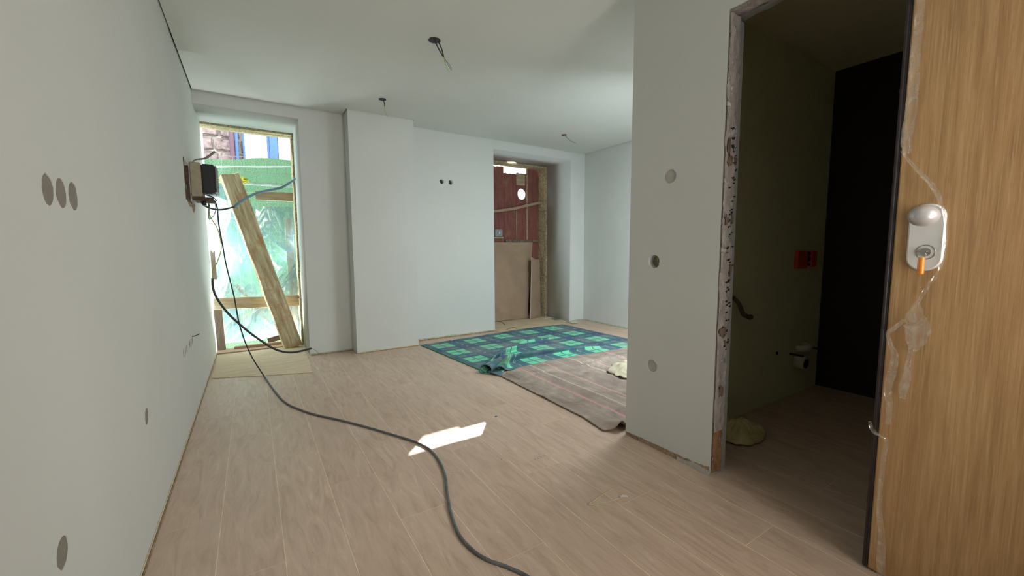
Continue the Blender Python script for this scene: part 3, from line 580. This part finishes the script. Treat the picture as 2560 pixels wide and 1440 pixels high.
for i, (x0, y0, x1, y1, mt) in enumerate(((3.88, 5.10, 4.04, 5.28, 'white_plastic'), (3.93, 4.93, 4.03, 5.09, 'filler'), (3.90, 4.72, 4.035, 4.91, 'cardboard'), (3.96, 4.56, 4.10, 4.68, 'cut_edge'))):
    flat('cardboard_scrap', [(x0, y0), (x1, y0+.01), (x1-.01, y1), (x0+.02, y1-.01)], .0075, .003, mt, ['white scrap nearest the stone jamb in the right recess', 'grey scrap second from the stone jamb in right recess', 'tan scrap third from the stone jamb in right recess', 'cream scrap at the front corner of the right recess'][i], 'scrap', seed=i)
for p in ([onZ(1237, 801, .009), onZ(1255, 806, .009), onZ(1262, 812, .009)], [onZ(1266, 824, .009), onZ(1282, 819, .009), onZ(1293, 822, .009)]):
    o = tube('twig', p, .003, 'dark', seg=5); tag(o, ['dark twig at the edge of the tan board beside the plaid blanket', 'thin dark twig on the tan board at the left side of the right recess'][p[0].y > 5.0], 'twig')

# ---------------------------------------------------------------- blankets
BL, BR, FR, FL = Vector((1.60, 4.50)), Vector((3.80, 4.69)), Vector((3.86, 3.02)), Vector((1.725, 3.10))
def dseg(p, a, b):
    ab = b-a; t = max(0, min(1, (p-a).dot(ab)/ab.dot(ab))); q_ = a+ab*t; return (p-q_).length, t, (p-q_).dot(Vector((-ab.y, ab.x)).normalized())
ridges = [([(1.80, 3.28), (1.95, 3.46), (2.20, 3.64), (2.45, 3.73), (2.75, 3.79)], .080, .022), ([(1.86, 3.17), (2.02, 3.30), (2.20, 3.36), (2.50, 3.36), (2.88, 3.33), (3.35, 3.27)], .088, .023), ([(2.6, 3.92), (2.9, 3.92), (3.2, 3.93)], .035, .03), ([(1.78, 3.10), (1.92, 3.20), (2.05, 3.36)], .07, .05)]
def fold(p, base=0.):
    h = 0; sh = Vector((0, 0))
    for pts, amp, wd in ridges:
        best = (9, 0, 0); n_ = len(pts)-1
        for i in range(n_):
            d, t, sd = dseg(p, Vector(pts[i]), Vector(pts[i+1])); 
            if d < best[0]: best = (d, (i+t)/n_, sd)
        env = math.sin(math.pi*min(1, .22+.78*best[1]))**.5 if best[1] < 1 else 0
        env = max(0, 1-best[1]**3)
        e = amp*env*math.exp(-(best[0]/wd)**2); h += e; sh += Vector((.2, -1))*e*.85
    return h, sh
NX, NY = 220, 160; vs_, fs, uvs = [], [], []
for j in range(NY+1):
    for i in range(NX+1):
        s_, t_ = i/NX, j/NY; p = FL.lerp(FR, s_).lerp(BL.lerp(BR, s_), t_)
        h, sh = fold(p); h += .003+.004*max(0, noise.noise(Vector((p.x*4, p.y*4, 1)))); p2 = p+sh
        if j < 4 or i < 3: p2 += Vector((.006*noise.noise(Vector((p.x*8, p.y*8, 5))), .008*noise.noise(Vector((p.x*7, p.y*7, 8)))))
        vs_.append((p2.x, p2.y, h)); uvs.append((s_*2.17+.03+0*.42, t_*1.50+.04))
for j in range(NY):
    for i in range(NX): a = j*(NX+1)+i; fs.append((a, a+1, a+NX+2, a+NX+1))
pb = py('plaid_blanket', vs_, fs, 'plaid', None, True, uvs); tag(pb, 'green and navy plaid blanket spread rumpled on the floor by the right window', 'blanket')
md = pb.modifiers.new('s', 'SOLIDIFY'); md.thickness = .003; md.offset = 1
edge = [Vector(vs_[j*(NX+1)]) for j in range(0, NY+1, 4)]+[]
tube('green_hem', [Vector((v.x-.002, v.y, v.z+.003)) for v in edge], .005, 'plaid_hem', pb, 5, 2)
# the rolled-up front corner
vs_, fs, uvs = [], [], []; a0, ax = Vector((1.70, 3.125, 0)), Vector((.36, .25, .02)); NR, NA = 14, 34; side = Vector((.55, -.80, 0)).normalized()
for i in range(NR+1):
    t = i/NR; c = a0+ax*t; k_ = 1-.45*t
    for j in range(NA+1):
        th = -1.1+j/NA*7.6; R = (.050-.0045*th*.75)*k_; R = max(.008, R)
        p = c+side*(math.sin(th)*R*1.35)+Vector((0, 0, .046*k_+R*-math.cos(th)*.9)); p.z = max(.004, p.z)+.004*noise.noise(p*20); vs_.append(p); uvs.append((.1+t*.45, j/NA*.42+.15))
for i in range(NR):
    for j in range(NA): a = i*(NA+1)+j; fs.append((a, a+1, a+NA+2, a+NA+1))
rc = py('rolled_corner', vs_, fs, 'plaid', pb, True, uvs); md = rc.modifiers.new('s', 'SOLIDIFY'); md.thickness = .006
vs_, fs, uvs = [], [], []; q0 = [Vector((1.715, 3.10)), Vector((1.772, 2.975)), Vector((1.93, 3.12)), Vector((2.10, 3.38))]; NR = 20
for i in range(NR+1):
    for j in range(NR+1):
        s_, t_ = i/NR, j/NR; p = (q0[0].lerp(q0[3], s_)).lerp(q0[1].lerp(q0[2].lerp(q0[3], .35), s_), t_)
        vs_.append((p.x, p.y, .010+.045*math.sin(math.pi*(1-t_)*.5)*(.4+.6*s_)+.010*noise.noise(Vector((p.x*12, p.y*12, 0))))); uvs.append((1.28+s_*.3, .1+t_*.14))
for i in range(NR):
    for j in range(NR): a = i*(NR+1)+j; fs.append((a, a+1, a+NR+2, a+NR+1))
fc = py('folded_edge', vs_, fs, 'plaid', pb, True, uvs); md = fc.modifiers.new('s', 'SOLIDIFY'); md.thickness = .006

NX, NY = 200, 170; vs_, fs, uvs = [], [], []
def back_y(x):
    P = [(1.77, 2.98), (2.05, 3.08), (2.386, 3.10), (2.62, 3.11), (2.9, 3.08), (3.46, 3.06), (3.9, 3.08)]
    for i in range(len(P)-1):
        if x <= P[i+1][0]: t = (x-P[i][0])/(P[i+1][0]-P[i][0]); return P[i][1]*(1-t)+P[i+1][1]*t
    return 3.08
for j in range(NY+1):
    for i in range(NX+1):
        s_, t_ = i/NX, j/NY; x = 1.775+1.95*s_; yb = back_y(x); yf = 1.755-.85*max(0, min(.11, x-1.73)); y = yf+(yb-yf)*t_
        if i == 0: x += .006*noise.noise(Vector((y*30, 1, 0)))
        x -= .035*max(0, 1-t_*6)*(1-s_)
        h = .004+.010*max(0, noise.noise(Vector((x*3.1, y*2.3, 4))))+.006*max(0, noise.noise(Vector((x*9, y*7, 4))))
        h += .012*math.exp(-((y-2.85+.05*(x-2.4)-.03*math.sin(x*9))/.028)**2)*max(0, min(1, (x-2.25)*3))
        dd = dseg(Vector((x, y)), Vector((1.80, 2.37)), Vector((1.90, 2.02))); h += .016*math.exp(-(dd[0]/.022)**2)*(1-dd[1])
        dd = dseg(Vector((x, y)), Vector((2.45, 2.6)), Vector((2.65, 2.3))); h += .014*math.exp(-(dd[0]/.03)**2)
        h += .055*math.exp(-((x-1.835)/.045)**2)*math.exp(-(max(0, t_)/.085)**2)+.02*math.exp(-((x-2.05)/.06)**2)*math.exp(-(t_/.1)**2)
        if yb-y < .22 and x > 1.85: h += .009
        vs_.append((x, y, h+.0015)); uvs.append((1.775+1.95*s_, y))
for j in range(NY):
    for i in range(NX): a = j*(NX+1)+i; fs.append((a, a+1, a+NX+2, a+NX+1))
gb = py('striped_blanket', vs_, fs, 'greyb', None, True, uvs); tag(gb, 'worn grey brown blanket with thin pink stripes on the floor beside the partition', 'blanket')
md = gb.modifiers.new('s', 'SOLIDIFY'); md.thickness = .004; md.offset = 1
tube('stitched_hem', [Vector(vs_[j*(NX+1)])+Vector((0, 0, .003)) for j in range(0, NY+1, 3)], lambda t: .0042+.0015*math.sin(t*400), 'blanket_hem', gb, 5, 2)
tube('stitched_hem', [Vector(vs_[i])+Vector((0, 0, .003)) for i in range(0, 60, 2)], lambda t: .0045+.0012*math.sin(t*300), 'blanket_hem', gb, 5, 2)
# cloths
def cloth(name, cx, cy_, rx, ry, hgt, mt, label, seed, peak=None, rot=0.):
    vs_, fs = [], []; NR, NA = 22, 64
    for i in range(NR+1):
        for k in range(NA):
            r = i/NR; a = 2*math.pi*k/NA; rr = r*(1+.22*noise.noise(Vector((math.cos(a)*1.7, math.sin(a)*1.7, seed)))+.08*noise.noise(Vector((math.cos(a)*6, math.sin(a)*6, seed))))
            x, y = rx*rr*math.cos(a), ry*rr*math.sin(a); h = hgt*(1-r)**.8*(1+.5*noise.noise(Vector((x*14, y*14, seed))))
            h += hgt*.45*abs(noise.noise(Vector((x*9+3, y*9, seed+5))))*(1-r*.6)+.026*abs(noise.noise(Vector((a*2.5, r*3, seed))))*4*r*(1-r*.6)
            c_, s2 = math.cos(rot), math.sin(rot); vs_.append((cx+x*c_-y*s2, cy_+x*s2+y*c_, max(.003, h)+.004))
    for i in range(NR):
        for k in range(NA): fs.append((i*NA+k, i*NA+(k+1) % NA, (i+1)*NA+(k+1) % NA, (i+1)*NA+k))
    o = py(name, [(a, b, c+(peak or 0)) for a, b, c in vs_], fs, mt, None, True); md = o.modifiers.new('s', 'SOLIDIFY'); md.thickness = .003; return tag(o, label, 'cloth')
cloth('cream_cloth', 2.83, 2.42, .27, .20, .075, 'cream_cloth', 'crumpled cream cloth lying on the striped blanket at the partition edge', 2, .010, .4)
cloth('yellow_rag', 2.37, 1.25, .19, .12, .085, 'yellow_cloth', 'crumpled yellowish rag on the bathroom floor beside the doorway', 6, 0, -.2)

# ---------------------------------------------------------------- fuse box and cables at the left wall
fb = empty('fuse_box', (XL, 4.2, 1.52)); tag(fb, 'open black and beige electrical box sticking out of the left wall', 'electrical box')
box('cavity_side', (XL-.10, 4.086, 1.50), (XL-.001, 4.094, 1.765), 'brick', wl, rough=.004, cuts=4)
box('green_pipe_end', (XL-.06, 4.080, 1.58), (XL-.02, 4.087, 1.62), 'plaid_hem', wl)
box('back_box', (XL+.001, 4.095, 1.535), (-.305, 4.36, 1.800), 'beige_plastic', fb, .006); box('cover', (-.3045, 4.10, 1.565), (-.213, 4.345, 1.793), 'black_plastic', fb, .010)
box('front_plate', (-.2125, 4.105, 1.575), (-.205, 4.34, 1.785), 'grey_plastic', fb, .002)
for z in (1.74, 1.68, 1.62): tube('bolt', [(-.206, 4.13, z), (-.192, 4.13, z)], .004, 'steel', fb, sm=False)
box('gland_strip', (-.365, 4.12, 1.505), (-.24, 4.33, 1.534), 'brick', fb, .003, .004, 3, 2); tube('gland', [(-.30, 4.15, 1.51), (-.30, 4.15, 1.47)], .014, 'black_plastic', fb, sm=False)
o = tube('cable_stub', [(-.345, 4.0, 1.775), (-.325, 4.0, 1.80), (-.27, 4.0, 1.815), (-.225, 4.0, 1.85), (-.200, 4.0, 1.878)], lambda t: .0035+.005*min(1, t*1.6), 'grey_wire'); tag(o, 'short cut grey cable stub curving up above the fuse box', 'cable')
cd = empty('conduit_cable', (-.3, 4.2, 1.5)); tag(cd, 'cable looping from the fuse box into a blue grey conduit towards the window', 'cable')
P = [(500, 497, 4.18), (510, 513, 4.22), (530, 522, 4.3), (555, 524, 4.42), (586, 517, 4.55)]
tube('black_sheath', [onY(a, b, y) for a, b, y in P], .0075, 'black_cable', cd)
P = [(585, 518, 4.55), (603, 503, 4.62), (630, 488, 4.75), (660, 478, 4.9), (700, 470, 5.0), (722, 458, 5.1), (739, 446, 5.3)]
tube('conduit', [onY(a, b, y) for a, b, y in P], .0125, 'blue_conduit', cd)
fcab = empty('floor_cable', (-.2, 4.2, 1.5)); tag(fcab, 'long dark cable hanging from the fuse box and snaking across the floor', 'cable')
hang = [onY(a, b, 4.2) for a, b in ((537, 502), (543, 520), (547, 560), (556, 610), (566, 665), (585, 740), (596, 800), (611, 850))]+[onY(630, 893, 4.19)]
fl = [onZ(a, b, .007) for a, b in ((662, 943), (685, 975), (712, 1005), (748, 1023), (790, 1037), (845, 1049), (900, 1063), (970, 1083), (1040, 1105), (1072, 1122), (1097, 1150), (1113, 1190), (1118, 1230), (1128, 1285), (1150, 1340), (1185, 1378), (1220, 1400), (1262, 1415), (1320, 1442), (1400, 1500))]
cu_ = tube('hanging_run', hang+[fl[0]+Vector((-.005, .02, .006))], .0052, 'black_cable', fcab); tube('floor_run', [hang[-1]*.0+fl[0]+Vector((-.005, .02, .006))]+fl, .0062, 'floor_cable', fcab)
ec = empty('earth_cable', (-.3, 4.5, 1.4)); tag(ec, 'thick black cable with yellow green earth wire sagging in front of left window', 'cable')
tube('earth_wire', [onY(a, b, y) for a, b, y in ((522, 505, 4.25), (525, 540, 4.35), (545, 575, 4.5), (553, 620, 4.5), (543, 655, 4.5), (533, 675, 4.5), (531, 697, 4.5))], .0042, 'green_wire', ec)
tube('sheath', [onY(a, b, 4.55) for a, b in ((531, 695), (533, 722), (545, 750), (572, 785), (610, 820), (650, 850), (690, 874), (730, 881), (779, 871))], .0098, 'black_cable', ec)
tube('bare_wire', [onY(779, 871, 4.55), onY(790, 877, 4.56), onY(796, 885, 4.56), onY(784, 889, 4.58)], .002, 'grey_wire', ec)
o = tube('thin_wire', [onY(a, b, 4.25) for a, b in ((530, 500), (539, 515), (536, 535), (524, 548), (521, 535), (524, 515), (520, 503))], .0032, 'grey_wire'); tag(o, 'thin grey wire loop dangling under the fuse box', 'wire')
o = tube('thin_wire', [onY(a, b, 4.2) for a, b in ((518, 488), (530, 492), (538, 498), (542, 503))], .0045, 'black_cable'); tag(o, 'short black wire end sticking out below the fuse box', 'wire')
o = tube('bent_nail', [(XL-.01, 3.53, .515), (XL+.010, 3.54, .515), (XL+.035, 3.60, .517)], .0028, 'dark'); tag(o, 'small wire end poking out above the low socket holes', 'wire')

# ---------------------------------------------------------------- entrance door leaf, open at the right
XD = 1.727; YE = .449
d1_ = empty('door_1', (XD+.02, -.45, 0)); tag(d1_, kind='structure')
box('door_leaf', (XD, YF+.02, .006), (XD+.045, YE, 2.08), 'oak', d1_, .0035)
sl = box('edge_seal', (XD+.004, YE+.0005, .006), (XD+.040, YE+.0165, 2.08), 'seal', d1_, .002); tube('seal_bead', [(XD+.004, YE+.010, .008), (XD+.004, YE+.010, 2.078)], .0035, 'seal', d1_, sm=False)
lab = sl; lab['label'] = 'dark rubber seal on the door edge'
pc = plate('lock_plate', rrect(.335, 1.030, .416, 1.232, .040, 8), -.008, 'X', XD-.0005, 'white_metal', d1_)
bm = bmesh.new(); bm.from_mesh(pc.data); ed = [e for e in bm.edges if all(abs(v.co.x-(XD-.0085)) < 1e-4 for v in e.verts) and len([f for f in e.link_faces if abs(f.normal.x) > .9]) == 1]
bmesh.ops.bevel(bm, geom=ed, offset=.004, segments=3, affect='EDGES'); bm.to_mesh(pc.data); bm.free()
tube('knob_neck', [(XD-.008, .3725, 1.193), (XD-.030, .3725, 1.193)], lambda t: .016-.003*t, 'satin', pc, 20, sm=False)
bm = bmesh.new(); bmesh.ops.create_uvsphere(bm, u_segments=36, v_segments=20, radius=1)
for v in bm.verts: v.co = Vector((v.co.x*.036, v.co.y*.035, v.co.z*.0305))+Vector((XD-.058, .3725, 1.193))
me = bpy.data.meshes.new('knob'); bm.to_mesh(me); bm.free(); kn = link('knob', me, 'satin', d1_, True); kn['label'] = 'egg-shaped satin door knob'
tube('cylinder_ring', [(XD-.0088+.024*0, .3725+.0215*math.cos(a*math.pi/14), 1.087+.0215*math.sin(a*math.pi/14)) for a in range(29)], .0012, 'steel', pc, 6, sm=False)
tube('cylinder', [(XD-.008, .3725, 1.087), (XD-.013, .3725, 1.087)], .0125, 'steel', pc, 24, sm=False)
ky = empty('key', (XD-.016, .3725, 1.09)); tag(ky, 'steel key with a translucent orange tag hanging in the door lock', 'key')
box('blade', (XD-.030, .3722-.012, 1.0885), (XD-.013, .3725+.012, 1.0915), 'steel', ky, .0006); tube('bow', [(XD-.038+.008*math.cos(a*math.pi/10), .3725+.012*math.sin(a*math.pi/10), 1.090) for a in range(21)], .0018, 'steel', ky, 6, sm=False)
tube('split_ring', [(XD-.044, .3725+.009*math.cos(a*math.pi/10), 1.079+.010*math.sin(a*math.pi/10)) for a in range(21)], .0009, 'steel', ky, 6, sm=False)
tube('orange_tag', [(XD-.044, .3725, 1.072), (XD-.044, .3725, 1.068), (XD-.043, .3725, 1.050), (XD-.042, .3725, 1.030), (XD-.042, .3725, 1.020)], lambda t: .0080*max(.15, 1-max(0, (.16-t)/.16, (t-.84)/.16)**2)**.5, 'orange', ky, 16, 5)['label'] = 'translucent orange plastic tag'
# remains of the protective film: crinkled strips standing a few millimetres off the leaf
def strip(pts, wds, seed):
    P = [onX(a, b, XD-.004) for a, b in pts]; Wd = wds; n = 8; S = smooth_pts(P, n); vs_, fs = [], []; NC = 8
    for i, p in enumerate(S):
        k = min(len(Wd)-1, i//n); t = (i % n)/n; wd = Wd[k]*(1-t)+Wd[min(k+1, len(Wd)-1)]*t; tn = (S[min(i+1, len(S)-1)]-S[max(i-1, 0)]); tn.x = 0
        nr = Vector((0, tn.z, -tn.y)).normalized()
        for c in range(NC+1):
            u = c/NC-.5; q_ = p+nr*(u*wd*(1+.25*noise.noise(Vector((i*.35, seed, c > 4)))))
            q_.x -= .004+.007*abs(noise.noise(Vector((q_.y*60, q_.z*28, seed))))+.003*abs(u)*2; vs_.append(q_)
    for i in range(len(S)-1):
        for c in range(NC): a = i*(NC+1)+c; fs.append((a, a+1, a+NC+2, a+NC+1))
    o = py('protective_film', vs_, fs, 'door_film', d1_, True); return o
strip([(2306, -20), (2300, 60), (2292, 120), (2287, 200), (2278, 290), (2268, 350), (2272, 385)], [.018, .02, .022, .026, .028, .026, .02], 1)
strip([(2255, 378), (2290, 420), (2325, 455), (2348, 490), (2356, 520)], [.004, .010, .012, .012, .008], 2)
strip([(2358, 515), (2366, 560), (2366, 610), (2358, 655), (2342, 690), (2315, 725), (2295, 760)], [.006, .007, .006, .006, .011, .010, .008], 3)
strip([(2296, 755), (2290, 790), (2296, 815), (2292, 850), (2282, 875)], [.010, .045, .062, .048, .016], 4)
strip([(2284, 862), (2274, 900), (2270, 935), (2262, 965), (2258, 995)], [.016, .012, .020, .024, .014], 5)
strip([(2262, 800), (2235, 822), (2222, 832), (2230, 865), (2240, 890), (2232, 930), (2222, 970), (2226, 1010), (2222, 1060)], [.010, .012, .010, .014, .018, .022, .020, .018, .014], 6)
strip([(2176, 1052), (2185, 1075), (2205, 1088), (2218, 1100), (2212, 1140), (2205, 1200), (2200, 1270), (2206, 1330), (2204, 1400), (2206, 1450)], [.008, .014, .006, .012, .014, .013, .014, .018, .024, .02], 7)

# ---------------------------------------------------------------- bathroom fittings
fp = empty('flush_plate_box', (3.47, 1.40, 1.02)); tag(fp, 'orange red cistern frame set in the dark bathroom wall', 'wall box')
box('left_panel', (3.315, 1.375, .955), (3.47, 1.3995, 1.085), 'red_plastic', fp, .003); box('right_panel', (3.545, 1.378, .960), (3.63, 1.3995, 1.083), 'red_plastic', fp, .003); box('slot', (3.47, 1.386, .972), (3.545, 1.3995, 1.075), 'black_plastic', fp, .002)
for z in (.995, 1.045): tube('screw', [(3.507, 1.385, z), (3.507, 1.376, z)], .010, 'steel', fp, 10, sm=False)
tp = empty('waste_pipe', (3.45, 1.38, .30)); tag(tp, 'white waste pipe stub with two black bolts low on the bathroom wall', 'pipe')
tube('pipe', [(3.43, 1.399, .255), (3.43, 1.33, .250)], .050, 'white_plastic', tp, 24, sm=False); tube('pipe_mouth', [(3.43, 1.331, .250), (3.43, 1.328, .250)], .040, 'dark', tp, 24, sm=False)
tube('elbow', [(3.44, 1.399, .345), (3.45, 1.35, .355), (3.50, 1.345, .362), (3.55, 1.399, .36)], .025, 'white_plastic', tp, 14)
for x, z in ((3.33, .322), (3.62, .335)): tube('bolt', [(x, 1.399, z), (x, 1.31, z)], .008, 'black_plastic', tp, sm=False)
o = tube('water_stub', [(2.52, 1.395, .80), (2.53, 1.36, .76), (2.545, 1.34, .70), (2.60, 1.335, .675), (2.63, 1.335, .672)], lambda t: .012+.004*t, 'dark_timber'); tag(o, 'dark bent water pipe stub on the bathroom wall beside the jamb', 'pipe')
o = tube('screw_anchor', [(3.13, 1.399, .355), (3.13, 1.392, .355)], .012, 'dark', sm=False); tag(o, 'small dark anchor hole between the two bathroom pipes', 'anchor')
sh_ = empty('shower_arm', (3.79, 1.0, 2.15)); tag(sh_, 'dim curved shower arm high on the dark bathroom wall', 'shower arm')
tube('arm', [(3.798, 1.0, 2.16), (3.70, .98, 2.20), (3.62, .93, 2.20), (3.58, .90, 2.16)], .009, 'steel', sh_); tube('flange', [(3.7985, 1.0, 2.16), (3.785, 1.0, 2.165)], .025, 'steel', sh_, 16, sm=False)

# ---------------------------------------------------------------- small debris
def crumbs(name, spots, mt, label):
    vs_, fs = [], []; r = random.Random(name)
    for cx, cy_, n, spread, s in spots:
        for _ in range(n):
            x, y = r.gauss(cx, spread), r.gauss(cy_, spread*.8); q_ = r.uniform(.4, 1)*s; b = len(vs_); an = r.uniform(0, 3)
            for k in range(3): vs_.append((x+q_*math.cos(an+2.1*k), y+q_*math.sin(an+2.1*k)*.7, .0006))
            vs_.append((x, y, q_*.8)); fs.extend([(b, b+1, b+3), (b+1, b+2, b+3), (b+2, b, b+3), (b+2, b+1, b)])
    o = py(name, vs_, fs, mt); return tag(o, label, 'debris', kind='stuff')
def fz(px, py_): p = onZ(px, py_); return p.x, p.y
crumbs('plaster_crumbs', [(*fz(1352, 1145), 60, .022, .004), (*fz(1320, 1378), 40, .012, .003), (*fz(1610, 1170), 30, .016, .003), (*fz(1262, 1361), 8, .01, .002), (*fz(820, 1371), 2, .004, .002), (*fz(1715, 1250), 2, .01, .002), (*fz(1877, 1147), 2, .003, .004), (1.0, 2.4, 60, .6, .002), (1.3, 1.5, 50, .4, .0018), (0.2, 2.6, 30, .4, .0018), (1.85, 1.28, 60, .02, .003)], 'pale_filler', 'pale plaster crumbs scattered over the plank floor')
crumbs('dark_crumbs', [(*fz(787, 1381), 3, .004, .003), (*fz(808, 1417), 6, .008, .002), (*fz(983, 1130), 3, .006, .003), (*fz(1127, 1187), 5, .01, .003), (*fz(1268, 1128), 2, .003, .004), (*fz(1255, 1147), 2, .003, .003), (*fz(1105, 920), 4, .01, .004), (.9, 2.2, 16, .6, .002)], 'dark_timber', 'small dark crumbs scattered over the plank floor')
for pts, lb, mt in (([(1471, 1261), (1500, 1241), (1532, 1222)], 'thin pale straw on the floor, left one near the paper scrap', 'cream_edge'), ([(1471, 1262), (1520, 1254), (1560, 1241)], 'thin pale straw pointing at the white paper scrap', 'cream_edge')):
    o = tube('straw', [onZ(a, b, .003) for a, b in pts], .0014, mt, seg=5); tag(o, lb, 'straw')
pl = [onZ(a, b, .001) for a, b in ((1548, 1243), (1556, 1238), (1569, 1240), (1570, 1244), (1560, 1243))]
o = plate('paper_scrap', [(p.x, p.y) for p in pl], .003, 'Z', .001, 'white_plastic'); tag(o, 'tiny white torn paper scrap on the floor before the partition', 'paper')
p = onZ(1240, 1042); o = box('blue_chip', (p.x-.006, p.y-.005, .0005), (p.x+.006, p.y+.005, .005), 'blue_paint', None, .001); tag(o, 'tiny blue plastic chip on the floor beyond the sun patch', 'debris')
